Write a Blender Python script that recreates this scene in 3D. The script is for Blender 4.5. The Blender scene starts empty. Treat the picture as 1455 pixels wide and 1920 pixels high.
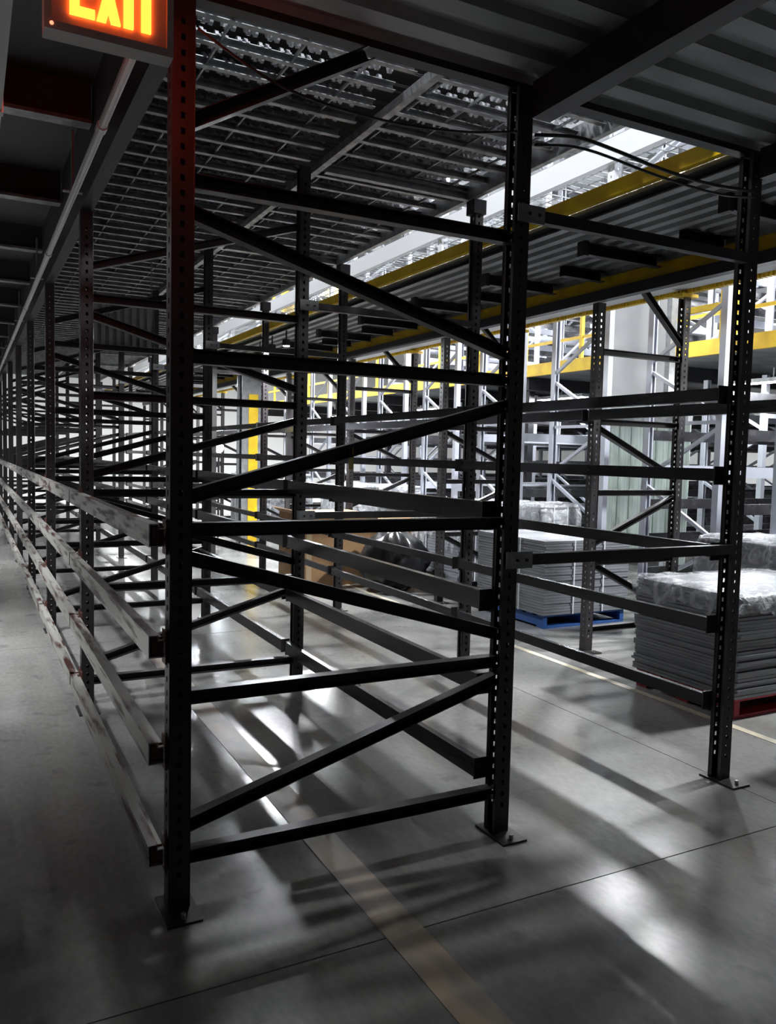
import bpy, bmesh, math, random
from mathutils import Vector, Matrix
random.seed(7)
S = bpy.context.scene
COL = S.collection

# ------------------------------------------------------------------ camera
F_PX, W_PX, H_PX = 1511.7, 1455, 1920
YAW, PITCH, ROLL = .4809, .0700, .0237
CAM = Vector((-.6536, -2.8428, 1.65))
cy, sy, cp, sp = math.cos(YAW), math.sin(YAW), math.cos(PITCH), math.sin(PITCH)
fw = Vector((sy * cp, cy * cp, -sp)); rt = Vector((cy, -sy, 0)); up = rt.cross(fw)
r2 = rt * math.cos(ROLL) + up * math.sin(ROLL); u2 = -rt * math.sin(ROLL) + up * math.cos(ROLL)
cd = bpy.data.cameras.new('camera'); cam = bpy.data.objects.new('camera', cd); COL.objects.link(cam)
cam.matrix_world = Matrix(((r2.x, u2.x, -fw.x, CAM.x), (r2.y, u2.y, -fw.y, CAM.y), (r2.z, u2.z, -fw.z, CAM.z), (0, 0, 0, 1)))
cd.sensor_fit = 'VERTICAL'; cd.sensor_height = 36.0; cd.lens = F_PX / H_PX * 36.0
cd.clip_start = .02; cd.clip_end = 200
S.camera = cam

# ------------------------------------------------------------------ world, exposure, large lights
w = bpy.data.worlds.new('world'); S.world = w; w.use_nodes = True
w.node_tree.nodes['Background'].inputs[0].default_value = (.55, .65, .8, 1)
w.node_tree.nodes['Background'].inputs[1].default_value = .004
S.view_settings.view_transform = 'Standard'; S.view_settings.look = 'None'
S.view_settings.exposure = -0.92; S.view_settings.gamma = 1.0; S.view_settings.use_curve_mapping = False
S.cycles.adaptive_threshold = .03; S.cycles.max_bounces = 4; S.cycles.diffuse_bounces = 3; S.cycles.glossy_bounces = 2; S.cycles.transmission_bounces = 2; S.cycles.transparent_max_bounces = 6
HALL_W, UNDER_W, WALK_W, AISLE_W = 2200, 200, 190, 230      # watts per lamp of each kind

def area_light(name, parent, loc, rot, sx, sy_, watts, col=(1, 1, 1), spread=180):
    l = bpy.data.lights.new(name, 'AREA'); l.shape = 'RECTANGLE'; l.size = sx; l.size_y = sy_
    l.energy = watts; l.color = col; l.spread = math.radians(spread)
    o = bpy.data.objects.new(name, l); COL.objects.link(o); o.location = loc; o.rotation_euler = rot; o.parent = parent
    return o

# ------------------------------------------------------------------ materials
def nt(name):
    m = bpy.data.materials.new(name); m.use_nodes = True
    return m, m.node_tree.nodes, m.node_tree.links, m.node_tree.nodes['Principled BSDF']

def mat(name, col, rough=.5, metal=0., col2=None, scale=8., stretch=(1, 1, 1), lo=.4, hi=.6, rough2=None, bump=0., spec=None, detail=6):
    m, N, K, b = nt(name)
    b.inputs['Roughness'].default_value = rough; b.inputs['Metallic'].default_value = metal
    b.inputs['Base Color'].default_value = (*col, 1)
    if spec is not None: b.inputs['Specular IOR Level'].default_value = spec
    if col2 is not None or rough2 is not None or bump:
        tc = N.new('ShaderNodeTexCoord'); mp = N.new('ShaderNodeMapping'); mp.inputs['Scale'].default_value = stretch
        geo = N.new('ShaderNodeNewGeometry'); K.new(geo.outputs['Position'], mp.inputs['Vector'])
        no = N.new('ShaderNodeTexNoise'); no.inputs['Scale'].default_value = scale; no.inputs['Detail'].default_value = detail
        K.new(mp.outputs[0], no.inputs['Vector'])
        rp = N.new('ShaderNodeMapRange'); rp.inputs['From Min'].default_value = lo; rp.inputs['From Max'].default_value = hi
        K.new(no.outputs['Fac'], rp.inputs['Value'])
        if col2 is not None:
            mx = N.new('ShaderNodeMix'); mx.data_type = 'RGBA'; mx.inputs['A'].default_value = (*col, 1); mx.inputs['B'].default_value = (*col2, 1)
            K.new(rp.outputs[0], mx.inputs['Factor']); K.new(mx.outputs['Result'], b.inputs['Base Color'])
        if rough2 is not None:
            r = N.new('ShaderNodeMapRange'); r.inputs['To Min'].default_value = rough; r.inputs['To Max'].default_value = rough2
            K.new(rp.outputs[0], r.inputs['Value']); K.new(r.outputs[0], b.inputs['Roughness'])
        if bump:
            bp = N.new('ShaderNodeBump'); bp.inputs['Strength'].default_value = bump; bp.inputs['Distance'].default_value = .01
            K.new(no.outputs['Fac'], bp.inputs['Height']); K.new(bp.outputs[0], b.inputs['Normal'])
    return m

def emis(name, col, strength):
    m, N, K, b = nt(name)
    b.inputs['Base Color'].default_value = (*col, 1)
    b.inputs['Emission Color'].default_value = (*col, 1); b.inputs['Emission Strength'].default_value = strength
    return m

def concrete():
    m, N, K, b = nt('polished_concrete')
    geo = N.new('ShaderNodeNewGeometry')
    def noise(sc, det, st=(1, 1, 1)):
        mp = N.new('ShaderNodeMapping'); mp.inputs['Scale'].default_value = st; K.new(geo.outputs['Position'], mp.inputs['Vector'])
        n = N.new('ShaderNodeTexNoise'); n.inputs['Scale'].default_value = sc; n.inputs['Detail'].default_value = det
        K.new(mp.outputs[0], n.inputs['Vector']); return n
    n1 = noise(.8, 8); n2 = noise(14, 6); n3 = noise(2.2, 5, (1, .35, 1))
    r1 = N.new('ShaderNodeValToRGB'); r1.color_ramp.elements[0].color = (.17, .17, .165, 1); r1.color_ramp.elements[1].color = (.31, .31, .295, 1)
    r1.color_ramp.elements[0].position = .25; r1.color_ramp.elements[1].position = .75; K.new(n1.outputs['Fac'], r1.inputs[0])
    r2_ = N.new('ShaderNodeMapRange'); r2_.inputs['From Min'].default_value = .50; r2_.inputs['From Max'].default_value = .80; K.new(n3.outputs['Fac'], r2_.inputs['Value'])
    mx = N.new('ShaderNodeMix'); mx.data_type = 'RGBA'; mx.inputs['B'].default_value = (.13, .115, .10, 1)
    ml = N.new('ShaderNodeMath'); ml.operation = 'MULTIPLY'; ml.inputs[1].default_value = .55; K.new(r2_.outputs[0], ml.inputs[0])
    K.new(ml.outputs[0], mx.inputs['Factor']); K.new(r1.outputs[0], mx.inputs['A']); K.new(mx.outputs['Result'], b.inputs['Base Color'])
    n4 = noise(38, 8, (1, .5, 1)); n5 = noise(5.5, 9)
    f4 = N.new('ShaderNodeMapRange'); f4.inputs['From Min'].default_value = .35; f4.inputs['From Max'].default_value = .68
    f4.inputs['To Min'].default_value = .89; f4.inputs['To Max'].default_value = 1.07; K.new(n4.outputs['Fac'], f4.inputs['Value'])
    f5 = N.new('ShaderNodeMapRange'); f5.inputs['From Min'].default_value = .60; f5.inputs['From Max'].default_value = .74
    f5.inputs['To Min'].default_value = 1; f5.inputs['To Max'].default_value = .62; K.new(n5.outputs['Fac'], f5.inputs['Value'])
    m45 = N.new('ShaderNodeMath'); m45.operation = 'MULTIPLY'; K.new(f4.outputs[0], m45.inputs[0]); K.new(f5.outputs[0], m45.inputs[1])
    sc_ = N.new('ShaderNodeVectorMath'); sc_.operation = 'SCALE'; K.new(mx.outputs['Result'], sc_.inputs[0]); K.new(m45.outputs[0], sc_.inputs['Scale'])
    K.new(sc_.outputs[0], b.inputs['Base Color'])
    rr = N.new('ShaderNodeMapRange'); rr.inputs['From Min'].default_value = .3; rr.inputs['From Max'].default_value = .7
    rr.inputs['To Min'].default_value = .16; rr.inputs['To Max'].default_value = .255
    K.new(n1.outputs['Fac'], rr.inputs['Value']); K.new(rr.outputs[0], b.inputs['Roughness'])
    bp = N.new('ShaderNodeBump'); bp.inputs['Strength'].default_value = .05; bp.inputs['Distance'].default_value = .004
    K.new(n2.outputs['Fac'], bp.inputs['Height']); K.new(bp.outputs[0], b.inputs['Normal'])
    b.inputs['Specular IOR Level'].default_value = .6
    return m

def film():
    m, N, K, b = nt('plastic_film')
    b.inputs['Base Color'].default_value = (.8, .82, .86, 1); b.inputs['Roughness'].default_value = .22; b.inputs['IOR'].default_value = 1.45
    b.inputs['Specular IOR Level'].default_value = .8
    geo = N.new('ShaderNodeNewGeometry'); no = N.new('ShaderNodeTexNoise'); no.inputs['Scale'].default_value = 9; no.inputs['Detail'].default_value = 6
    no.inputs['Distortion'].default_value = 1.5
    K.new(geo.outputs['Position'], no.inputs['Vector'])
    mr = N.new('ShaderNodeMapRange'); mr.inputs['From Min'].default_value = .42; mr.inputs['From Max'].default_value = .75
    mr.inputs['To Min'].default_value = .22; mr.inputs['To Max'].default_value = .75
    K.new(no.outputs['Fac'], mr.inputs['Value']); K.new(mr.outputs[0], b.inputs['Alpha'])
    bp = N.new('ShaderNodeBump'); bp.inputs['Strength'].default_value = .8; bp.inputs['Distance'].default_value = .03
    K.new(no.outputs['Fac'], bp.inputs['Height']); K.new(bp.outputs[0], b.inputs['Normal'])
    return m

M = {
 'dark': mat('dark_rack_paint', (.022, .019, .021), .36, .1, (.036, .031, .033), 6, (1, 1, .3), rough2=.5),
 'worn': mat('scuffed_red_beam', (.50, .49, .46), .30, .35, (.075, .022, .018), 13, (1.2, .22, 2.2), .50, .64, rough2=.42, detail=9),
 'steel': mat('dark_glossy_beam', (.045, .045, .050), .20, .45, (.065, .065, .072), 5, (1, .15, 1), rough2=.30),
 'galv': mat('galvanised_steel', (.33, .34, .35), .36, .6, (.23, .24, .25), 12, rough2=.5),
 'deckm': mat('ribbed_steel_deck', (.27, .28, .29), .45, .4, (.20, .21, .22), 3, (.4, 1, 1), rough2=.58),
 'wheel': mat('skate_wheel', (.55, .56, .60), .25, .5),
 'black': mat('black_sheet', (.012, .012, .014), .6),
 'darkbeam': mat('dark_structural_steel', (.022, .022, .026), .45, .1),
 'yellow': mat('safety_yellow_paint', (.78, .53, .015), .38, 0, (.66, .42, .012), 5, rough2=.5),
 'white': mat('white_painted_steel', (.78, .80, .86), .4),
 'silver': mat('silver_grey_rack', (.46, .48, .55), .4, .25),
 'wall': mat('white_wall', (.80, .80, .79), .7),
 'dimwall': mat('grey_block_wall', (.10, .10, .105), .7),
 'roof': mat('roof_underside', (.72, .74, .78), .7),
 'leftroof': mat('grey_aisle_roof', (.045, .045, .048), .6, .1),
 'card': mat('cardboard', (.40, .235, .115), .8, 0, (.34, .20, .10), 4),
 'tape': mat('packing_tape', (.55, .42, .26), .4),
 'sheet': mat('grey_plastic_sheet', (.25, .26, .285), .42, .0, (.19, .20, .22), 10, (.3, .3, 8)),
 'blue': mat('blue_pallet_paint', (.025, .10, .33), .6),
 'redp': mat('red_pallet_paint', (.35, .02, .03), .6),
 'wood': mat('brown_pallet_wood', (.22, .15, .09), .8, 0, (.16, .10, .06), 8),
 'concrete': concrete(),
 'joint': mat('joint_filler', (.05, .05, .05), .8),
 'tapeline': mat('worn_brown_floor_tape', (.34, .26, .19), .45, 0, (.22, .19, .16), 7, (1, .4, 1), .42, .6),
 'cream': mat('cream_floor_line', (.52, .46, .34), .5, 0, (.34, .31, .25), 8, lo=.45, hi=.65),
 'film': film(),
 'signgrey': mat('sign_housing', (.45, .43, .42), .45),
 'conduit': mat('grey_conduit', (.42, .42, .42), .4, .4),
 'cable': mat('black_cable', (.015, .015, .015), .5),
 'bag': mat('black_plastic_bag', (.012, .012, .013), .28, 0, bump=.6, scale=9),
 'strip': mat('greenish_plastic_strip', (.60, .70, .64), .25, 0, (.46, .55, .50), 5, (6, 6, .3)),
 'panel': mat('pale_grey_panel', (.66, .68, .68), .5),
 'sticker': mat('yellow_sticker', (.62, .56, .06), .5),
 'bolt': mat('zinc_bolt', (.5, .5, .5), .35, .7),
 'rust': mat('rusty_red_steel', (.10, .03, .025), .5),
 'letter': emis('exit_letter_glow', (1., .115, .012), 16),
 'led': emis('indicator_led', (1., .22, .12), 5),
 'lamp': emis('lamp_lens', (1., 1., 1.), 25),
 'lamp2': emis('small_lamp_lens', (.86, .93, 1.), 60),
}

for k_ in ('lamp', 'lamp2', 'led'): M[k_].cycles.emission_sampling = 'NONE'

# ------------------------------------------------------------------ mesh helpers
class MB:
    def __init__(s): s.v = []; s.f = []
    def add(s, vs, fs):
        n = len(s.v); s.v += [tuple(v) for v in vs]; s.f += [tuple(i + n for i in f) for f in fs]; return s
    def box(s, x0, x1, y0, y1, z0, z1):
        vs = [(x0, y0, z0), (x1, y0, z0), (x1, y1, z0), (x0, y1, z0), (x0, y0, z1), (x1, y0, z1), (x1, y1, z1), (x0, y1, z1)]
        return s.add(vs, [(0, 3, 2, 1), (4, 5, 6, 7), (0, 1, 5, 4), (1, 2, 6, 5), (2, 3, 7, 6), (3, 0, 4, 7)])
    def bar(s, a, b, w_, h_, ref=(0, 0, 1)):
        a = Vector(a); b = Vector(b); d = (b - a).normalized(); r = Vector(ref)
        if abs(d.dot(r)) > .99: r = Vector((1, 0, 0))
        p = d.cross(r).normalized(); q = p.cross(d)
        vs = [e + p * (i * w_ / 2) + q * (j * h_ / 2) for e in (a, b) for i, j in ((-1, -1), (1, -1), (1, 1), (-1, 1))]
        return s.add(vs, [(0, 1, 2, 3), (7, 6, 5, 4), (0, 4, 5, 1), (1, 5, 6, 2), (2, 6, 7, 3), (3, 7, 4, 0)])
    def channel(s, a, b, w_, h_, t=.004, side=1):
        # C channel along a-b, web facing -p*side, open on the other side
        a = Vector(a); b = Vector(b); d = (b - a).normalized(); r = Vector((0, 0, 1))
        p = d.cross(r).normalized() * side; q = Vector((0, 0, 1)) - d * d.z; q.normalize()
        prof = [(-w_/2, -h_/2), (w_/2, -h_/2), (w_/2, -h_/2 + t), (-w_/2 + t, -h_/2 + t), (-w_/2 + t, h_/2 - t), (w_/2, h_/2 - t), (w_/2, h_/2), (-w_/2, h_/2)]
        n = len(prof); vs = [e + p * x + q * y for e in (a, b) for x, y in prof]
        fs = [(i, (i + 1) % n, n + (i + 1) % n, n + i) for i in range(n)]
        caps = [(0, 1, 2, 3), (0, 3, 4, 7), (4, 5, 6, 7)]
        fs += [tuple(reversed(c)) for c in caps] + [tuple(i + n for i in c) for c in caps]
        return s.add(vs, fs)
    def cyl(s, a, b, r, n=10, caps=True):
        a = Vector(a); b = Vector(b); d = (b - a).normalized(); ref = Vector((0, 0, 1)) if abs(d.z) < .9 else Vector((1, 0, 0))
        p = d.cross(ref).normalized(); q = d.cross(p)
        vs = [e + (p * math.cos(2 * math.pi * i / n) + q * math.sin(2 * math.pi * i / n)) * r for e in (a, b) for i in range(n)]
        fs = [(i, (i + 1) % n, n + (i + 1) % n, n + i) for i in range(n)]
        if caps: fs += [tuple(range(n - 1, -1, -1)), tuple(range(n, 2 * n))]
        return s.add(vs, fs)
    def tube(s, pts, r, n=6):
        for a, b in zip(pts[:-1], pts[1:]): s.cyl(a, b, r, n)
        return s
    def prism(s, prof, along, l0, l1):
        # closed profile of 2-D points extruded along axis 'x' or 'y' or 'z'
        n = len(prof)
        def P(u, v, l): return {'x': (l, u, v), 'y': (u, l, v), 'z': (u, v, l)}[along]
        vs = [P(u, v, l0) for u, v in prof] + [P(u, v, l1) for u, v in prof]
        fs = [(i, (i + 1) % n, n + (i + 1) % n, n + i) for i in range(n)] + [tuple(range(n - 1, -1, -1)), tuple(range(n, 2 * n))]
        return s.add(vs, fs)
    def mesh(s, name, m):
        me = bpy.data.meshes.new(name); me.from_pydata(s.v, [], s.f)
        bm = bmesh.new(); bm.from_mesh(me); bmesh.ops.recalc_face_normals(bm, faces=bm.faces); bm.to_mesh(me); bm.free()
        me.materials.append(M[m] if isinstance(m, str) else m); return me
    def obj(s, name, m, parent=None, loc=(0, 0, 0), rz=0):
        return put(name, s.mesh(name, m), parent, loc, rz)

def put(name, me, parent=None, loc=(0, 0, 0), rz=0):
    o = bpy.data.objects.new(name, me); COL.objects.link(o); o.location = loc; o.rotation_euler = (0, 0, rz); o.parent = parent
    return o
def tag(o, label, cat, group=None):
    o['label'] = label; o['category'] = cat
    if group: o['group'] = group
    return o
def thing(name, label, cat, loc=(0, 0, 0), group=None, rz=0):
    return tag(put(name, None, None, loc, rz), label, cat, group)
def struct(o): o['kind'] = 'structure'; return o
def smooth(me):
    for p in me.polygons: p.use_smooth = True
    return me

ORD = ['nearest', 'second', 'third', 'fourth', 'fifth', 'sixth', 'seventh', 'eighth', 'ninth', 'tenth', 'eleventh', 'twelfth']
L = 2.4734                                  # bay length along the rack rows
XA, XB, XC, XD, XE = 0., 1.4096, 2.8263, 4.0827, 5.08
NB = 9                                      # bays along Y
BR = [.186, .772, 1.372, 1.978, 2.57]       # heights of the horizontal frame braces

# ------------------------------------------------------------------ the setting
fl = struct(MB().box(-6, 34, -7, 40, -.30, -.02).obj('floor', 'joint'))
xs = [-6, -2.6, 2.83, 7.6, 11.8, 16.6, 21.4, 26.2, 34]; ys = [-7, -5.3, -.503, 4.297, 9.1, 13.9, 18.7, 23.5, 28.3, 40]
for i in range(len(xs) - 1):
    for j in range(len(ys) - 1):
        g = .003
        MB().box(xs[i] + g, xs[i + 1] - g, ys[j] + g, ys[j + 1] - g, -.1, 0).obj('slab', 'concrete', fl)
tag(MB().box(.60, .745, -2.6, 22, 0, .0025).obj('tape_stripe', 'tapeline'), 'worn brown tape stripe on the floor inside the nearest rack row', 'floor tape')
tag(MB().box(3.57, 3.63, -2.6, 24, 0, .0025).obj('painted_line', 'cream'), 'cream painted line on the floor running past the stacked grey sheets', 'floor line')
struct(MB().box(-6, 34, 40, 40.2, 0, 10).obj('wall_back', 'wall'))
struct(MB().box(34, 34.2, -7, 40, 0, 10).obj('wall_right', 'wall'))
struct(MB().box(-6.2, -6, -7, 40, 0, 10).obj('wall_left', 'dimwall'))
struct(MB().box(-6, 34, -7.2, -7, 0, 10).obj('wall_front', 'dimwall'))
hc = struct(MB().box(-6, 34, -7, 40, 9.0, 9.15).obj('ceiling', 'roof'))
for k in range(20):
    y = -6 + k * 2.3
    MB().box(-6, 34, y - .05, y + .05, 8.6, 8.99).obj('roof_joist', 'galv', hc)
for k in range(8):
    x = 1 + k * 4.4
    MB().box(x - .1, x + .1, -7, 40, 8.25, 8.6).obj('roof_girder', 'white', hc)

# ribbed deck overhead in front of the rack, ribs along X
def rib_profile(n, pitch, depth, t=.006):
    topo = []
    for i in range(n):
        o = i * pitch
        topo += [(o, 0), (o + pitch * .45, 0), (o + pitch * .55, depth), (o + pitch * .9, depth)]
    topo.append((n * pitch, 0))
    return topo + [(a, b + t) for a, b in reversed(topo)]
DZ = 3.20
nd = struct(MB().box(.005, 9.0, -6.2, .02, DZ + .075, DZ + .11).obj('ceiling_deck', 'deckm'))
pan = MB().prism([(v, z) for v, z in rib_profile(3, .2, .036)], 'x', .005, 9.0).mesh('deck_panel', 'deckm')
for k in range(10): put('deck_panel', pan, nd, (0, -.6 - k * .604, DZ))
for i, X in enumerate((XB + .06, XC + .03, XE)):
    MB().box(X - .045, X + .045, -6.2, -.06, DZ - .15, DZ - .005).obj('deck_beam', 'darkbeam', nd)
MB().box(.005, 9, -.005, .055, DZ - .02, DZ + .14).obj('edge_angle', 'darkbeam', nd)
# roof over the left aisle
lc = struct(MB().box(-3.6, -.03, -6.2, 30, 3.62, 3.70).box(-.03, .0, -6.2, 30, 3.2, 3.95).obj('ceiling_aisle', 'leftroof'))  # upright strip is added, closing the gap where light leaked in
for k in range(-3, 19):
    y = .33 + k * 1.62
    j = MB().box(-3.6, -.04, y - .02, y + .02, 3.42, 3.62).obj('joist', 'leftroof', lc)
    MB().box(-3.6, -.04, y - .05, y + .05, 3.40, 3.42).obj('flange', 'galv', j)  # bright flange on dark web puts the light along the lower edge into colour
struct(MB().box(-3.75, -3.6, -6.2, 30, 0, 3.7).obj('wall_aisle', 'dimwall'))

# ------------------------------------------------------------------ rack parts
UW, UD = .074, .072
def upright_mesh(h, holes=True, m='dark'):
    bm = bmesh.new()
    def strip(o, dirv, width, c=None):
        o = Vector(o); dirv = Vector(dirv)
        us = [0, width] if c is None else [0, c - .0075, c + .0075, width]
        zs = [0, h]
        if c is not None:
            zs = [0]; z = .12
            while z < h - .08: zs += [z, z + .021]; z += .0508
            zs.append(h)
        V = [[bm.verts.new(o + dirv * u + Vector((0, 0, z))) for u in us] for z in zs]
        for i in range(len(zs) - 1):
            for j in range(len(us) - 1):
                if c is not None and j == 1 and i % 2 == 1: continue
                bm.faces.new((V[i][j], V[i][j + 1], V[i + 1][j + 1], V[i + 1][j]))
    c = .5 if holes else None
    strip((-UW/2, UD/2, 0), (0, -1, 0), UD, UD * .5 if holes else None)
    strip((-UW/2, -UD/2, 0), (1, 0, 0), UW, UW * .5 if holes else None)
    strip((UW/2, UD/2, 0), (-1, 0, 0), UW, UW * .5 if holes else None)
    strip((UW/2, -UD/2, 0), (0, 1, 0), .018)
    strip((UW/2, UD/2 - .018, 0), (0, 1, 0), .018)
    bmesh.ops.remove_doubles(bm, verts=bm.verts, dist=1e-5)
    bmesh.ops.recalc_face_normals(bm, faces=bm.faces)
    bmesh.ops.solidify(bm, geom=list(bm.faces), thickness=.003)
    me = bpy.data.meshes.new('upright'); bm.to_mesh(me); bm.free(); me.materials.append(M[m]); return me
plate_me = MB().box(-.062, .062, -.14, .075, 0, .009).mesh('base_plate', 'dark')
bolt_me = MB().cyl((0, 0, 0), (0, 0, .022), .009, 8).mesh('anchor_bolt', 'bolt')
_um = {}
def upright(parent, x, h, flip, holes=True, m='dark', bolts=True, z0=0):
    k = (round(h, 2), holes, m)
    if k not in _um: _um[k] = upright_mesh(h, holes, m)
    u = put('upright', _um[k], parent, (x, 0, z0), math.pi if flip else 0)
    if z0 == 0:
        put('base_plate', plate_me, u, (0, 0, 0), math.pi if flip else 0)
        if bolts:
            for dy in (-.11, .055): put('anchor_bolt', bolt_me, u, (.0, dy * (-1 if flip else 1), .008))
    return u
def brace(parent, a, b, wdt=.050):
    return MB().channel(a, b, wdt, wdt, .004).obj('brace', 'dark', parent)

def rack_frame(x0, x1, k, label, group, h0, h1, upper=True, knee=False):
    holes = k <= 3
    t = thing('storage_rack', label, 'rack', ((x0 + x1) / 2, k * L, 0), group)
    hw = (x1 - x0) / 2; e = hw - UW / 2 + .015
    upright(t, -hw, h0, False, holes, bolts=k < 4); upright(t, hw, h1, True, holes, bolts=k < 4)
    for z in BR: brace(t, (-e, 0, z), (e, 0, z))
    dg = [(.297, .70), (1.275, .885), (1.485, 1.875), (2.47, 2.085)]
    if knee: dg = [(1.93, 1.50), (.93, 1.33), (.76, .30)]
    for za, zb in dg: brace(t, (-e, .002, za), (e, -.002, zb))
    if upper: brace(t, (-e, 0, 2.76), (0.0, 0, 3.155) if k == 0 else (e, 0, 3.20))
    if knee:
        brace(t, (.0, .0, 3.13), (e, 0, 2.70), .05)
    return t

WHERE_F = ['ending at the exit sign, nearest the camera'] + [f'{ORD[i]} from the camera along the aisle' for i in range(1, NB + 1)]
for k in range(NB + 1):
    f = rack_frame(XA, XB, k, f'dark braced rack frame of the left row, {WHERE_F[k]}', 'braced frames of the left rack row', 3.178 if k == 0 else 3.08, 3.178 if k == 0 else 3.60)
    if k == 0:
        a = f.children[0]
        MB().box(-.0435, -.0405, -.018, .018, 1.593, 1.676).obj('sticker', 'sticker', a)
for k in range(NB + 1):
    t = thing('rack_post', f'single dark perforated rack post of the middle row, {ORD[k]} from the camera', 'rack post', (XC, k * L, 0), 'single posts of the middle rack row')
    h = 3.178 if k == 0 else 3.60
    u = upright(t, 0, h, True, k <= 3, bolts=k < 4)
    if k: MB().box(-.06, .05, -.055, .055, 3.50, 3.605).obj('cap', 'darkbeam', t)
for k in range(NB + 1):
    rack_frame(XD, XE, k, f'dark braced rack frame under the yellow-edged walkway, {ORD[k]} from the camera', 'braced frames under the walkway', 2.97, 3.12, False, True)

# row spacers between the left row and the middle posts
for k in range(NB + 1):
    for z, nm in ((2.667, 'upper'), (1.215, 'lower')):
        t = thing('row_spacer', f'{nm} dark row spacer with bolted grey bracket, {ORD[k]} pair from the camera', 'row spacer', (XB, k * L, z), 'spacers tying the left row to the middle posts')
        MB().box(.042, XC - XB - .045, -.052, -.012, -.024, .024).obj('bar', 'dark', t)
        MB().box(-.036, .10, -.060, -.0535, -.036, .036).obj('bracket', 'galv', t)
        for dx in (.02, .07): MB().cyl((dx, -.066, 0), (dx, -.059, 0), .007, 6).obj('bolt', 'dark', t)

# load beams
def tube_beam(l, wd, h, m):
    s = MB(); t = .004; prof_o = [(-wd/2, -h/2), (wd/2, -h/2), (wd/2, h/2 - .018), (wd*.12, h/2 - .018), (wd*.12, h/2), (-wd/2, h/2)]
    prof_i = [(-wd/2 + t, -h/2 + t), (wd/2 - t, -h/2 + t), (wd/2 - t, h/2 - .018 - t), (wd*.12 - t, h/2 - .018 - t), (wd*.12 - t, h/2 - t), (-wd/2 + t, h/2 - t)]
    n = 6; vs = []
    for y in (0, l):
        vs += [(x, y, z) for x, z in prof_o] + [(x, y, z) for x, z in prof_i]
    fs = []
    for i in range(n):
        j = (i + 1) % n
        fs += [(i, j, 2*n + j, 2*n + i), (n + j, n + i, 3*n + i, 3*n + j), (i, n + i, n + j, j), (2*n + i, 2*n + j, 3*n + j, 3*n + i)]
    s.add(vs, fs); return s.mesh('rail', m)
rail_A = tube_beam(L - .05, .056, .080, 'worn')
rail_B = tube_beam(L - UW - .012, .055, .082, 'steel')
rail_C = tube_beam(L - UW - .012, .052, .064, 'steel')
con_A = MB().box(-.020, .020, 0, .004, -.034, .030).box(.026, .033, -.01, .05, -.07, .05).mesh('connector', 'rust')
con_B = MB().box(-.029, .034, -.003, .003, -.050, .044).mesh('connector', 'dark')
LV = {'A': [.217, .588, .968, 1.357], 'B': [.285, .665, 1.035, 1.42], 'C': [.42, .82, 1.20, 1.59, 2.0]}
LVN = [['lowest', 'second lowest', 'second highest', 'topmost'], ['lowest', 'second lowest', 'second highest', 'topmost'], ['lowest', 'second lowest', 'middle', 'second highest', 'topmost']]
for k in range(NB):
    for j, z in enumerate(LV['A']):
        t = thing('load_rail', f'scuffed red and silver beam facing the aisle, {LVN[0][j]} level, {ORD[k]} bay from camera', 'rack beam', (-.079, k * L - .03, z), 'scuffed beams facing the aisle')
        put('rail', rail_A, t); put('connector', con_A, t, (.006, .02, 0)); put('connector', con_A, t, (.006, L - .065, 0))
    for j, z in enumerate(LV['B']):
        t = thing('load_rail', f'dark beam at the back of left rack row, {LVN[1][j]} level, {ORD[k]} bay from camera', 'rack beam', (XB - .072, k * L + .043, z), 'dark beams at the back of the left row')
        put('rail', rail_B, t); put('connector', con_B, t, (0, .0, 0)); put('connector', con_B, t, (0, L - .086, 0))
    for j, z in enumerate(LV['C']):
        t = thing('load_rail', f'dark beam of the middle post row, {LVN[2][j]} level, {ORD[k]} bay from camera', 'rack beam', (XC - .072, k * L + .043, z), 'dark beams of the middle row')
        put('rail', rail_C, t); put('connector', con_B, t, (0, .0, 0)); put('connector', con_B, t, (0, L - .086, 0))
    if k < 7:
        t = thing('load_rail', f'single dark beam between walkway rack frames, {ORD[k]} bay from the camera', 'rack beam', (XD - .072, k * L + .043, 2.03), 'beams under the walkway')
        put('rail', rail_B, t); put('connector', con_B, t, (0, .0, 0)); put('connector', con_B, t, (0, L - .086, 0))

# long beams on top of the rows
tag(MB().box(-.036, .036, .045, NB * L + .1, 3.085, 3.19).obj('header_rail', 'darkbeam'), 'dark header beam lying along the tops of the aisle-side uprights', 'beam')
hb = tag(MB().channel((1.52, .06, 3.625), (1.52, NB * L + .1, 3.625), .045, .05, .005).obj('header_channel', 'galv'), 'bright galvanised channel running lengthwise under the roller ceiling', 'beam')

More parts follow.
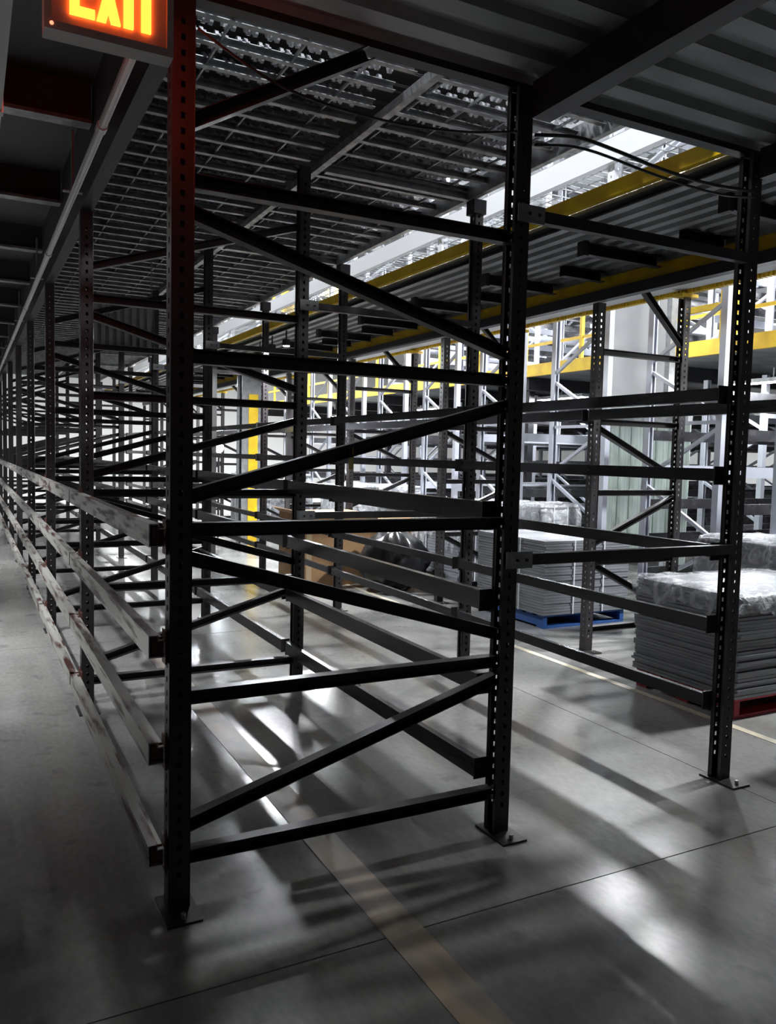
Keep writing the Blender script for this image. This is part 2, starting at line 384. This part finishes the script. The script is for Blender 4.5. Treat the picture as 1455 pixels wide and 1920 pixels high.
# ------------------------------------------------------------------ roller beds forming the ceiling of the rack
RZ = 3.68; CH = L / 10
chan = {}
for X0, X1, nm in ((.09, 1.46, 'l'), (1.58, 2.755, 'r')):
    chan[nm] = MB().channel((X0, 0, 0), (X1, 0, 0), .038, .045, .004, 1).mesh('cross_channel', 'galv')
wheel = MB().cyl((-.009, 0, 0), (.009, 0, 0), .026, 10).mesh('wheel', 'wheel')
n_ind = 0
for k in range(NB):
    t = thing('roller_bed', f'bed of skate wheels and channels overhead, {ORD[k]} bay from the camera', 'roller bed', (0, k * L, RZ), 'roller beds over the rack')
    y0 = .10 if k == 0 else .0
    MB().box(.05, 2.76, 1.3 if k == 0 else 0, L, .19, .21).obj('shade_sheet', 'black', t)  # black sheet added for the darkness above, left open for light on nearest wheels
    for X in (.10, .48, .86, 1.22, 1.66, 1.95, 2.25, 2.58):
        MB().box(X - .005, X + .005, y0, L, -.006, .010).obj('slat', 'galv', t)
    MB().box(2.756, 2.80, y0, L, -.07, .06).obj('edge_rail', 'galv', t)
    MB().box(.04, .075, y0, L, -.05, .1).obj('edge_rail', 'darkbeam', t)
    st = MB(); ax = MB()
    for i in range(10):
        y = i * CH + .02
        if y < y0: continue
        for nm in 'lr': put('cross_channel', chan[nm], t, (0, y, 0))
        for rr in range(4):
            yy = y + .045 + rr * .055; zz = .045 + (.012 if rr % 2 else 0) + rr * .006
            x = .13 + (.03 if rr % 2 else 0); c = 0
            while x < 2.72:
                if not 1.42 < x < 1.62:
                    if rr == 0 and n_ind < 300: put('wheel', wheel, t, (x, yy, zz)); n_ind += 1
                    elif k < 6 or rr == 0: st.cyl((x - .009, yy, zz), (x + .009, yy, zz), .026, 8)
                c += 1; x += .036 if c % 2 else .078
            ax.cyl((.1, yy, zz), (2.74, yy, zz), .004, 4, False)
    o = st.obj('wheel_rows', 'wheel', t); o['kind'] = 'stuff'
    o = ax.obj('axle_rods', 'black', t); o['kind'] = 'stuff'
    if k: MB().channel((1.58, .03, -.03), (2.755, .03, -.03), .05, .09, .005).obj('end_channel', 'galv', t)

# ------------------------------------------------------------------ walkway with yellow edges
Y0, Y1 = .075, NB * L
t = thing('walkway', 'raised steel walkway with yellow edge beams above the right-hand racks', 'walkway', (0, 0, 3.2))
MB().box(2.93, 2.975, .12, Y1, .10, .19).obj('edge_beam', 'yellow', t)
MB().box(4.10, 4.145, Y0, Y1, -.135, -.02).obj('middle_beam', 'yellow', t)
MB().box(4.02, 4.10, Y0, Y1, -.225, -.14).obj('support_beam', 'darkbeam', t)
rp = rib_profile(2, .145, .045)
dp = MB().prism(rp, 'y', .12, Y1).mesh('deck_panel', 'deckm')
for i in range(4): put('deck_panel', dp, t, (2.98 + i * .29, 0, .02))
MB().box(2.98, 5.06, .12, Y1, .075, .10).obj('deck_plate', 'deckm', t)
gp = MB().box(.015, .89, .004, L / 2 - .004, -.012, .03).mesh('flat_panel', 'panel')
for i in range(NB * 2): put('flat_panel', gp, t, (4.15, i * L / 2, 0))
MB().box(4.06, 4.16, Y0, Y1, -.02, .07).obj('channel', 'galv', t)
for i in range(int((Y1 - .4) / .62)):
    y = .55 + i * .62
    long = i % 2 == 0
    MB().channel((3.30 if long else 3.62, y, -.03), (4.05, y, -.03), .06, .085, .005).obj('cross_joist', 'darkbeam', t)
    if long: MB().box(3.28, 3.32, y - .04, y + .04, -.085, .02).obj('hanger', 'darkbeam', t)
# toothed yellow grating edge over the outer frames
g = thing('grating_edge', 'yellow toothed grating along the far edge of the walkway', 'grating', (XE, 0, 3.2))
MB().box(-.03, .05, Y0, Y1, .022, .035).box(.02, .04, Y0, Y1, -.04, .022).obj('backing_strip', 'yellow', g)
tooth = MB().box(-.032, .019, -.012, .012, -.045, .021).mesh('tooth', 'yellow')
n = 0; st = MB()
y = .4
while y < Y1:
    if n < 300: put('tooth', tooth, g, (0, y, 0)); n += 1
    else: st.box(-.032, .019, y - .012, y + .012, -.045, .021)
    y += .042
o = st.obj('teeth', 'yellow', g); o['kind'] = 'stuff'
for k in range(1, NB):
    MB().box(-.10, .10, k * L - .06, k * L + .06, -.075, -.046).obj('bracket', 'yellow', g)

# white upper-level rack seen through the gap above the walkway
up_ = thing('upper_rack', 'bright white painted rack standing on the walkway above the yellow beam', 'rack', (3.62, 0, 3.2))
MB().box(-.03, .03, .3, Y1, .655, .83).obj('beam', 'white', up_)
MB().box(-.03, .03, .3, Y1, 1.75, 1.90).obj('beam', 'white', up_)
MB().box(1.27, 1.33, .3, Y1, .655, .83).obj('beam', 'white', up_)
for k in range(NB):
    for dx in (0, 1.3):
        kk = (3.0, k < 3, 'white')
        if kk not in _um: _um[kk] = upright_mesh(3.0, k < 3, 'white')
        put('upright', _um[kk], up_, (dx + .05, k * L + 1.90, .13))
    MB().channel((.05, k * L + 1.9, .45), (1.35, k * L + 1.9, 1.5), .04, .04).obj('brace', 'white', up_)
    MB().channel((.05, k * L + 1.9, 2.5), (1.35, k * L + 1.9, 1.5), .04, .04).obj('brace', 'white', up_)
    wd = MB(); yb = k * L + .66
    for i in range(24): wd.box(.0, 1.3, yb + i * .1, yb + i * .1 + .008, .835, .843)
    for i in range(10): wd.box(i * .14, i * .14 + .008, yb, yb + 2.4, .843, .851)
    for i in range(24): wd.box(.0, 1.3, yb + i * .1, yb + i * .1 + .008, 1.905, 1.913)
    for i in range(10): wd.box(i * .14, i * .14 + .008, yb, yb + 2.4, 1.913, 1.921)
    o = wd.obj('wire_deck', 'galv', up_); o['kind'] = 'stuff'

# ------------------------------------------------------------------ silver racks of the hall beyond, rows along X, frames braced along Y
SIL_X = [6.0, 8.75, 11.5, 14.25]
_sm = {}
def silver_frame(parent, x, y0, y1, h, diag, zb=0):
    if h not in _sm: _sm[h] = upright_mesh(h, False, 'silver')
    for y, fl_ in ((y0, 1), (y1, -1)):
        o = put('upright', _sm[h], parent, (x, y, zb), math.pi / 2 * fl_)
    d = y1 - y0
    for i in range(int((h - .3) / .62)):
        z = zb + .2 + i * .62
        if i % 3 == 0 or not diag:
            MB().box(x - .018, x + .018, y0, y1, z - .018, z + .018).obj('brace', 'silver', parent)
        a, b = ((y0, y1) if i % 2 else (y1, y0))
        MB().bar((x, a, z + .05), (x, b, z + .57), .036, .036).obj('brace', 'silver', parent)
beam_m = MB().box(.04, 2.71, -.022, .022, -.055, .055).mesh('beam', 'steel')
beam_s = MB().box(.04, 2.71, -.022, .022, -.055, .055).mesh('beam', 'silver')
for k in range(9):
    ya = 2.79 + 1.64 * (k - 1); yb = ya + .96
    t = thing('silver_rack', f'pale silver rack row of the hall beyond the walkway, {ORD[k]} from the right', 'rack', (0, 0, 0), 'silver rack rows beyond the walkway')
    for i, x in enumerate(SIL_X):
        if k > 6 and i > 2: continue
        silver_frame(t, x, ya, yb, 5.4 if i == 0 else 2.83, True)
    for i in range(3):
        if i == 0 and k == 2: continue
        for yy in (ya, yb):
            for j, z in enumerate((.42, .80, 1.18, 1.56, 1.94, 2.32)):
                put('beam', beam_m if (j + 2 * k + i) % 5 else beam_s, t, (SIL_X[i], yy, z))
    u = thing('upper_silver_rack', f'pale rack standing on the far raised floor, {ORD[k]} from the right', 'rack', (0, 0, 3.131), 'racks on the far raised floor')
    for i, x in enumerate(SIL_X[1:3]): silver_frame(u, x, ya, yb, 3.2, True)
    for yy in (ya, yb):
        for j, z in enumerate((.3, .75, 1.2, 1.65, 2.1, 2.6)):
            put('beam', beam_m if (j + k) % 2 else beam_s, u, (SIL_X[1], yy, z))

# far raised floor with yellow guard rail
t = thing('far_platform', 'far raised floor with yellow edge and guard rail behind the silver racks', 'platform', (8.0, 0, 3.1))
MB().box(0, .06, -3, 24, -.03, .17).obj('edge_beam', 'yellow', t)
fp = MB().box(.06, 2.5, .01, 2.99, -.02, .03).mesh('floor_panel', 'deckm')
for i in range(9):
    for j in range(3): put('floor_panel', fp, t, (j * 2.45, -3 + i * 3, 0))
for i in range(10): MB().box(.1, 8, -2.5 + i * 2.8, -2.38 + i * 2.8, -.24, -.03).obj('joist', 'darkbeam', t)
for z in (.50, 1.02): MB().box(.01, .05, -3, 24, z - .022, z + .022).obj('guard_rail', 'yellow', t)
for i in range(19): MB().box(.005, .055, -2.9 + i * 1.45, -2.84 + i * 1.45, .17, 1.0).obj('rail_post', 'yellow', t)
for i, y in enumerate((-1.5, 3.2, 9.0, 14.5, 20)):
    MB().box(.3, .42, y - .06, y + .06, -3.1, -.24).obj('column', 'darkbeam', t)
t = thing('ladder_gate', 'yellow gate frame standing at the edge by the pale panel', 'gate', (7.0, 3.95, 2.2))
for y in (-.28, .28): MB().box(-.03, .03, y - .035, y + .035, .85, 1.75).obj('post', 'yellow', t)
for z in (1.25, 1.72): MB().box(-.025, .025, -.25, .25, z - .035, z + .035).obj('rail', 'yellow', t)

# pale panel above and plastic strip curtain below
t = thing('panel_stack', 'tall smooth pale grey panel standing behind the silver rack', 'panel', (7.35, 5.35, 2.25))
MB().box(-.08, .08, -.58, .58, 0, 1.75).obj('panel_board', 'panel', t)
MB().box(-.10, .0, -.66, -.58, 0, 1.75).obj('side_post', 'galv', t)
t = thing('strip_curtain', 'greenish clear plastic strip curtain hanging behind the silver rack', 'strip curtain', (7.35, 5.35, 0))
MB().box(-.04, .04, -.95, .62, 2.16, 2.25).obj('track', 'galv', t)
for i in range(14):
    MB().box(-.012 + .016 * (i % 2), -.004 + .016 * (i % 2), .61 - (i + 1) * .112, .62 - i * .112 + .01, .35, 2.17).obj('strip', 'strip', t)

# ------------------------------------------------------------------ pallets and stacks
def pallet(label, x0, x1, y0, y1, m, group='pallets under the sheet stacks'):
    cx, cy_ = (x0 + x1) / 2, (y0 + y1) / 2; hx, hy = (x1 - x0) / 2, (y1 - y0) / 2
    t = thing('pallet', label, 'pallet', (cx, cy_, 0), group)
    for i in range(7):
        y = -hy + (2 * hy - .1) * i / 6
        MB().box(-hx, hx, y, y + .1, .112, .132).obj('deck_board', m, t)
    for i in range(3):
        x = -hx + (2 * hx - .05) * i / 2
        MB().box(x, x + .05, -hy, hy, .022, .111).obj('stringer', m, t)
    for i in range(3):
        y = -hy + (2 * hy - .1) * i / 2
        MB().box(-hx, hx, y, y + .1, 0, .021).obj('bottom_board', m, t)
    return t
def wrap_mesh(hx, hy, h, drop, seed, n=26):
    rnd = random.Random(seed); vs = []; fs = []
    ph = [(rnd.uniform(2, 9), rnd.uniform(2, 9), rnd.uniform(0, 6)) for _ in range(6)]
    def wob(x, y, a): return sum(math.sin(x * p[0] * 2 + y * p[1] * 1.7 + p[2]) for p in ph) / 6 * a
    N_ = n
    for i in range(N_ + 1):
        for j in range(N_ + 1):
            u = -1.25 + 2.5 * i / N_; v = -1.25 + 2.5 * j / N_
            x = max(-1, min(1, u)) * (hx + .012); y = max(-1, min(1, v)) * (hy + .012)
            over = max(abs(u) - 1, abs(v) - 1, 0) / .25
            z = h + .012 + abs(wob(x, y, .05)) if over == 0 else h + .006 - over * (drop * (.55 + .45 * rnd.random() + wob(x, y, .5)))
            if abs(u) > 1: x += math.copysign(abs(wob(y, z, .035)) + .006, u)
            if abs(v) > 1: y += math.copysign(abs(wob(x, z, .035)) + .006, v)
            vs.append((x, y, max(z, .03)))
    for i in range(N_):
        for j in range(N_):
            a = i * (N_ + 1) + j; fs.append((a, a + N_ + 1, a + N_ + 2, a + 1))
    me = bpy.data.meshes.new('plastic_wrap'); me.from_pydata(vs, [], fs); me.materials.append(M['film']); smooth(me); return me
def sheets(label, x0, x1, y0, y1, z0, z1, n, jit, seed, drop=.25, straps=True, wrap=True):
    rnd = random.Random(seed); cx, cy_ = (x0 + x1) / 2, (y0 + y1) / 2; hx, hy = (x1 - x0) / 2, (y1 - y0) / 2; h = z1 - z0
    t = thing('sheet_stack', label, 'sheet stack', (cx, cy_, z0), 'stacks of grey plastic sheets')
    th = h / n
    for i in range(n):
        dx, dy = rnd.uniform(-jit, jit), rnd.uniform(-jit, jit)
        MB().box(-hx + dx, hx + dx, -hy + dy, hy + dy, i * th + .0015, (i + 1) * th - .0015).obj('sheet', 'sheet', t)
    if straps:
        for q in (-.35, .35):
            MB().box(-hx - .015, -hx - .012, q * hy, q * hy + .015, 0, h + .004).obj('strap', 'white', t)
            MB().box(-hx - .0115, hx + .015, q * hy, q * hy + .015, h + .002, h + .004).obj('strap', 'white', t)
            MB().box(q * hx, q * hx + .015, -hy - .015, -hy - .012, 0, h).obj('strap', 'white', t)
    if wrap: put('plastic_wrap', wrap_mesh(hx, hy, h, drop, seed), t)
    return t
def load(name, x0, x1, y0, y1, z1, m, col, n, jit, seed, **kw):
    pallet(f'{col} pallet under ' + name.replace('the ', '', 1).replace(', near the cardboard box', ''), x0 + .02, x1 - .02, y0 + .02, y1 - .02, m)
    sheets(name, x0, x1, y0, y1, .133, z1, n, jit, seed, **kw)
load('the stack of grey sheets nearest the camera at the right edge', 3.70, 4.95, .62, 1.52, .80, 'redp', 'red', 30, .012, 3, drop=.16, straps=False)
load('the flat-topped grey sheet stack beside the second walkway frame', 4.27, 5.35, 3.30, 4.45, .86, 'blue', 'blue', 26, .006, 4, wrap=False)
load('the wrapped grey sheet stack behind the flat-topped one', 5.34, 5.92, 4.75, 6.3, 1.08, 'blue', 'dark blue', 26, .006, 5, drop=.5)
load('the glossy wrapped sheet stack just behind the nearest stack', 5.15, 5.92, 1.15, 2.25, .99, 'wood', 'brown', 24, .006, 6, drop=.35)
load('the wrapped sheet stack left of the blue pallet, near the cardboard box', 4.50, 5.18, 5.2, 6.3, .98, 'wood', 'brown wooden', 24, .006, 8, drop=.5)
load('the white-wrapped sheet stack right behind the cardboard box', 4.6, 5.8, 8.4, 9.6, 1.15, 'wood', 'plain wooden', 20, .006, 9, drop=.8)
load('the far wrapped sheet stack at the end of the walkway racks', 4.3, 5.6, 12.6, 13.9, 1.2, 'wood', 'far wooden', 16, .006, 10, drop=.9)

# cardboard box with open flaps
t = thing('cardboard_box', 'large brown cardboard box standing on the floor between the racks', 'cardboard box', (3.52, 6.86, .0027))
hx, hy, h = .50, .47, .88
for nm, b in (('side', (-hx, -hx + .008, -hy, hy, .0, h)), ('side', (hx - .008, hx, -hy, hy, 0, h)), ('side', (-hx + .009, hx - .009, -hy, -hy + .008, 0, h)), ('side', (-hx + .009, hx - .009, hy - .008, hy, 0, h)), ('bottom', (-hx + .009, hx - .009, -hy + .009, hy - .009, 0, .008))):
    MB().box(*b).obj(nm, 'card', t)
MB().bar((-hx, 0, h), (-hx - .10, 0, h + .06), 2 * hy, .006, (0, 0, 1)).obj('flap', 'card', t)
MB().box(-hx + .01, hx - .01, -hy + .01, -.02, h + .001, h + .008).obj('flap', 'card', t)
MB().box(-hx + .01, hx - .01, .02, hy - .01, h + .001, h + .008).obj('flap', 'card', t)
MB().box(-hx + .02, -hx + .09, -hy - .002, -hy - .0005, .02, h - .05).obj('tape_strip', 'tape', t)
t = thing('cardboard_box', 'lower brown carton just right of the large cardboard box', 'cardboard box', (4.62, 6.93, 0))
MB().box(-.40, .40, -.33, .33, 0, .80).obj('carton', 'card', t)
MB().box(-.41, .41, -.03, .03, .801, .803).obj('tape_strip', 'tape', t)
# black bag of scrap beside it
vs = []; fs = []; N1, N2 = 18, 28; rnd = random.Random(2)
for i in range(N1 + 1):
    th = math.pi * i / N1
    for j in range(N2):
        ph = 2 * math.pi * j / N2
        r = 1 + .10 * math.sin(5 * ph + 3 * th) + .07 * math.sin(9 * ph - 4 * th) + rnd.uniform(-.03, .03)
        vs.append((.42 * r * math.sin(th) * math.cos(ph), .40 * r * math.sin(th) * math.sin(ph), max(0, .36 + .38 * math.cos(th) * (1 + .06 * math.sin(7 * ph)))))
for i in range(N1):
    for j in range(N2): fs.append((i * N2 + j, i * N2 + (j + 1) % N2, (i + 1) * N2 + (j + 1) % N2, (i + 1) * N2 + j))
s = MB(); s.add(vs, fs); t = thing('refuse_bag', 'black crumpled plastic bag slumped beside the cardboard box', 'bag', (4.0, 5.9, 0))
o = s.obj('bag_body', 'bag', t); smooth(o.data)
MB().cyl((0, 0, .70), (.03, .02, .80), .035, 8).obj('knot', 'bag', t)

# building column with yellow guard
t = thing('steel_post', 'grey steel column with a yellow painted face under the far walkway', 'column', (3.60, 10.5, 0))
MB().box(-.17, .17, -.15, -.12, 0, 3.1).box(-.17, .17, .12, .15, 0, 3.1).box(-.015, .015, -.12, .12, 0, 3.1).obj('shaft', 'galv', t)
MB().box(-.06, .10, -.175, -.152, 0, 2.62).obj('guard', 'yellow', t)
MB().box(-.22, .22, -.2, .2, 0, .02).obj('base_plate', 'galv', t)
for i, (x, y, z) in enumerate(((5.45, 14.0, 4.70), (6.62, 14.3, 5.2))):
    t = thing('hanging_sign', ['yellow square aisle sign hanging lower left above the walkway', 'yellow square aisle sign hanging higher right above the walkway'][i], 'sign', (x, y, z))
    MB().box(-.25, .25, -.02, .02, 0, .46).obj('sign_board', 'yellow', t)
    for dx in (-.18, .18): MB().cyl((dx, 0, .42), (dx, 0, 8.99 - z), .006, 6).obj('hanger', 'cable', t)
# ribbed sheet hung at the back of the left row
t = thing('hanging_sheet', 'grey ribbed metal sheet hanging across the left rack row', 'metal sheet', (.0, 5.95, 2.72))
for i in range(9): MB().prism([(a, b) for a, b in rib_profile(1, .076, .02, .004)], 'z', 0, .42).obj('sheet_rib', 'deckm', t, (.42 + i * .0765, 0, 0))
MB().box(.40, 1.13, -.02, .03, -.025, .0).obj('bottom_bar', 'galv', t)
for x in (.45, 1.08): MB().box(x - .006, x + .006, .026, .034, .40, .96).obj('hanger', 'galv', t)

# ------------------------------------------------------------------ exit sign
t = thing('exit_sign', 'lit red exit sign hanging in front of the nearest upright', 'exit sign', (-.295, -.45, 2.752))
MB().box(-.168, .168, 0, .055, 0, .26).obj('housing', 'signgrey', t)
MB().box(-.168, .168, -.012, .0, 0, .022).box(-.168, .168, -.012, 0, .238, .26).box(-.168, -.150, -.012, 0, .022, .238).box(.150, .168, -.012, 0, .022, .238).obj('face_frame', 'signgrey', t)
MB().box(-.02, .02, .015, .04, .26, .861).obj('stem', 'signgrey', t)
MB().box(-.07, .07, -.03, .09, .861, .868).obj('canopy', 'signgrey', t)
zb, zt = .052, .205
def letter(sx, y0, y1, boxes=(), polys=()):
    s = MB()
    for a, b, c, d in boxes: s.box(min(a * sx, b * sx), max(a * sx, b * sx), y0, y1, c, d)
    for p in polys: s.prism([(u * sx, v) for u, v in p], 'y', y0, y1)
    return s.obj('letter', 'letter', t)
for sx, ya_, yb_ in ((1, -.010, -.0005), (-1, .0555, .065)):          # lit on both faces
    letter(sx, ya_, yb_, [(-.105, -.080, zb, zt), (-.080, -.041, zb, zb + .024), (-.080, -.048, .1165, .1405), (-.080, -.041, zt - .024, zt)])
    letter(sx, ya_, yb_, polys=[[(-.037, zb), (-.012, zb), (.026, zt), (.001, zt)], [(.001, zb), (.026, zb), (-.012, zt), (-.037, zt)]])
    letter(sx, ya_, yb_, [(.034, .060, zb, zt)])
    letter(sx, ya_, yb_, [(.081, .107, zb, zt - .0245), (.062, .126, zt - .024, zt)])
MB().cyl((-.150, -.0135, .014), (-.150, -.011, .014), .005, 10).obj('indicator_light', 'led', t)
l = bpy.data.lights.new('sign_glow', 'AREA'); l.shape = 'RECTANGLE'; l.size = .22; l.size_y = .15; l.energy = 2.2; l.color = (1, .045, .03)
o = bpy.data.objects.new('sign_glow', l); COL.objects.link(o); o.parent = t; o.location = (0, .068, .13); o.rotation_euler = (math.pi / 2, 0, 0)

# conduit with clamps, duct edge, cables
t = thing('conduit', 'long grey electrical conduit running along the aisle ceiling', 'conduit', (-.125, 0, 3.035))
MB().cyl((0, -5.5, 0), (0, 24, 0), .019, 12).obj('pipe', 'conduit', t)
for k in range(8):
    MB().cyl((0, .9 + k * 2.6, 0), (0, .97 + k * 2.6, 0), .024, 12).obj('coupling', 'conduit', t)
    MB().box(-.05, .05, 2.0 + k * 2.6, 2.04 + k * 2.6, .020, .026).box(-.006, .006, 2.0 + k * 2.6, 2.04 + k * 2.6, .026, .35).obj('clamp', 'galv', t)
t = thing('cable_tray', 'pale sheet metal duct at the upper left corner', 'duct', (-.62, 0, 2.72))
MB().box(-.16, .075, -5.5, .55, 0, .16).obj('duct_body', 'panel', t)
for y in (-2.2, .1): MB().box(-.165, .08, y, y + .04, -.004, .164).obj('seam_band', 'galv', t)
for dx in (-.12, .04): MB().box(dx - .006, dx + .006, -.2, -.18, .164, .70).obj('hanger', 'galv', t)
def cable(label, pts, r=.008):
    P = [Vector(p) for p in pts]; out = []
    for i in range(len(P) - 1):
        a = P[max(i - 1, 0)]; b = P[i]; c = P[i + 1]; d = P[min(i + 2, len(P) - 1)]
        for q in range(6):
            u = q / 6
            out.append(.5 * ((2 * b) + (c - a) * u + (2 * a - 5 * b + 4 * c - d) * u * u + (3 * b - a - 3 * c + d) * u ** 3))
    out.append(P[-1])
    tag(MB().tube(out, r, 6).obj('cable', 'cable'), label, 'cable')
cable('black cable sagging between the two nearest tall posts at right', [(1.45, -.052, 2.99), (1.67, -.06, 3.02), (1.90, -.07, 3.00), (2.12, -.07, 2.975), (2.45, -.06, 2.965), (2.78, -.052, 2.985)])
cable('second black cable hanging just below the first between the tall posts', [(1.45, -.052, 2.95), (1.70, -.072, 2.975), (2.12, -.08, 2.935), (2.5, -.07, 2.925), (2.78, -.052, 2.955)], .006)
cable('thin dark cable strung from the nearest upright to the second post', [(.045, -.045, 3.06), (.35, -.06, 2.93), (.75, -.06, 2.90), (1.10, -.06, 2.93), (1.37, -.05, 2.99)], .005)

# ------------------------------------------------------------------ lamps
def highbay(label, x, y, z, watts):
    t = thing('high_bay_lamp', label, 'lamp', (x, y, z), 'high bay lamps of the hall')
    s = MB(); s.cyl((0, 0, 0), (0, 0, .10), .24, 20); s.obj('housing', 'galv', t)
    MB().cyl((0, 0, -.012), (0, 0, -.001), .21, 20).obj('lens', 'lamp', t)
    MB().cyl((0, 0, .1), (0, 0, 8.99 - z), .01, 6).obj('hanger', 'cable', t)
    area_light('lamp_light', t, (0, 0, -.03), (0, 0, 0), .4, .4, watts, (.96, .98, 1))
for i, (x, y) in enumerate(((8.43, 6.12), (8.43, .4), (7.4, 12.2), (7.2, 18.6), (14.5, 3), (14.5, 10), (14.5, 18), (3.9, 26), (12, 27), (21, 8), (21, 20), (.6, 2.4), (.6, 9.5), (.6, 17), (.9, -2.6))):  # lamps over roller bed, deck and by back wall are added fill light
    highbay(f'round high bay lamp over the hall, {["seen bright above the yellow beam", "to the right out over the silver racks", "third along the first line", "fourth along the first line", "second line nearest", "second line middle", "second line farthest", "added fill by the back wall, left end", "added fill by the back wall, right end", "last line nearest", "last line farthest", "added fill over the roller ceiling, nearest", "added fill over the roller ceiling, middle one", "added fill over the roller ceiling, farthest", "added above the ribbed deck to light the wheels"][i]}', x, y, 6.0 if x > 1 else 7.2, HALL_W * (2.2 if y > 25 else 1 if x > 1 else .22 if y > 0 else .5))
def strip_lamp(name, label, x, y, z, lx, ly, watts, rot=(0, 0, 0), group=None, up_to=None, spread=180):
    t = thing(name, label, 'lamp', (x, y, z), group)
    MB().box(-lx/2 - .01, lx/2 + .01, -ly/2 - .01, ly/2 + .01, 0, .05).obj('housing', 'galv', t)
    MB().box(-lx/2, lx/2, -ly/2, ly/2, -.012, -.001).obj('lens', 'lamp', t)
    if up_to: MB().box(-.01, .01, -.01, .01, .05, up_to - z).obj('hanger', 'galv', t)
    area_light('lamp_light', t, (0, 0, -.03), rot, lx, ly, watts, (.96, .98, 1), spread)
for i, y in enumerate((.6, 4.2, 8.4, 13.0, 18.0)):  # no such lamps known; added to send low light into the rack bays
    strip_lamp('strip_lamp', f'added fill strip lamp under the far raised floor, {ORD[i]} from the camera', 8.6, y, 2.72, .14, 1.2, UNDER_W, (0, math.radians(28), 0), 'added fill lamps under the far floor', 2.9)
for i, (x, y, z) in enumerate(((2.99, 7.62, 3.02), (3.03, 8.25, 3.02), (2.98, 7.05, 3.02), (3.3, 12.2, 3.0), (3.3, 17., 3.0))):
    t = thing('spot_lamp', f'small spot lamp under the walkway, {["middle", "farther", "nearer", "far", "farthest"][i]} one of the line', 'lamp', (x, y, z), 'small spot lamps under the walkway')
    MB().cyl((0, 0, .0), (0, 0, .08), .05, 14).obj('housing', 'darkbeam', t)
    MB().cyl((0, 0, -.006), (0, 0, -.001), .042, 14).obj('lens', 'lamp2', t)
    MB().box(-.008, .008, -.008, .008, .08, 3.215 - z).obj('bracket', 'darkbeam', t)
    area_light('lamp_light', t, (0, 0, -.02), (0, 0, 0), .08, .08, WALK_W, (.92, .96, 1))
for i, (x, y) in enumerate(((-1.7, 4.3), (-1.7, 10.0), (-1.7, 16))):
    strip_lamp('aisle_lamp', f'strip lamp on the left aisle ceiling, {ORD[i]} from the camera', x, y, 3.33, .14, 1.2, AISLE_W, (0, 0, 0), 'strip lamps of the left aisle', 3.6, 100)
t = thing('work_light', 'glaring white work light on a stand in the far rack aisle', 'lamp', (3.5, 12, 0))
MB().cyl((0, 0, 0), (0, 0, 1.62), .02, 10).obj('pole', 'darkbeam', t)
for a in (0, 2.1, 4.2): MB().bar((0, 0, .35), (.4 * math.cos(a), .4 * math.sin(a), .012), .02, .02).obj('leg', 'darkbeam', t)
MB().cyl((0, 0, 1.72), (0, .08, 1.72), .10, 16).obj('head', 'darkbeam', t)
MB().cyl((0, -.012, 1.72), (0, -.001, 1.72), .075, 16).obj('lens', 'lamp2', t)
area_light('lamp_light', t, (0, -.03, 1.72), (math.radians(90), 0, math.radians(-20)), .24, .16, 60, (.9, .95, 1))
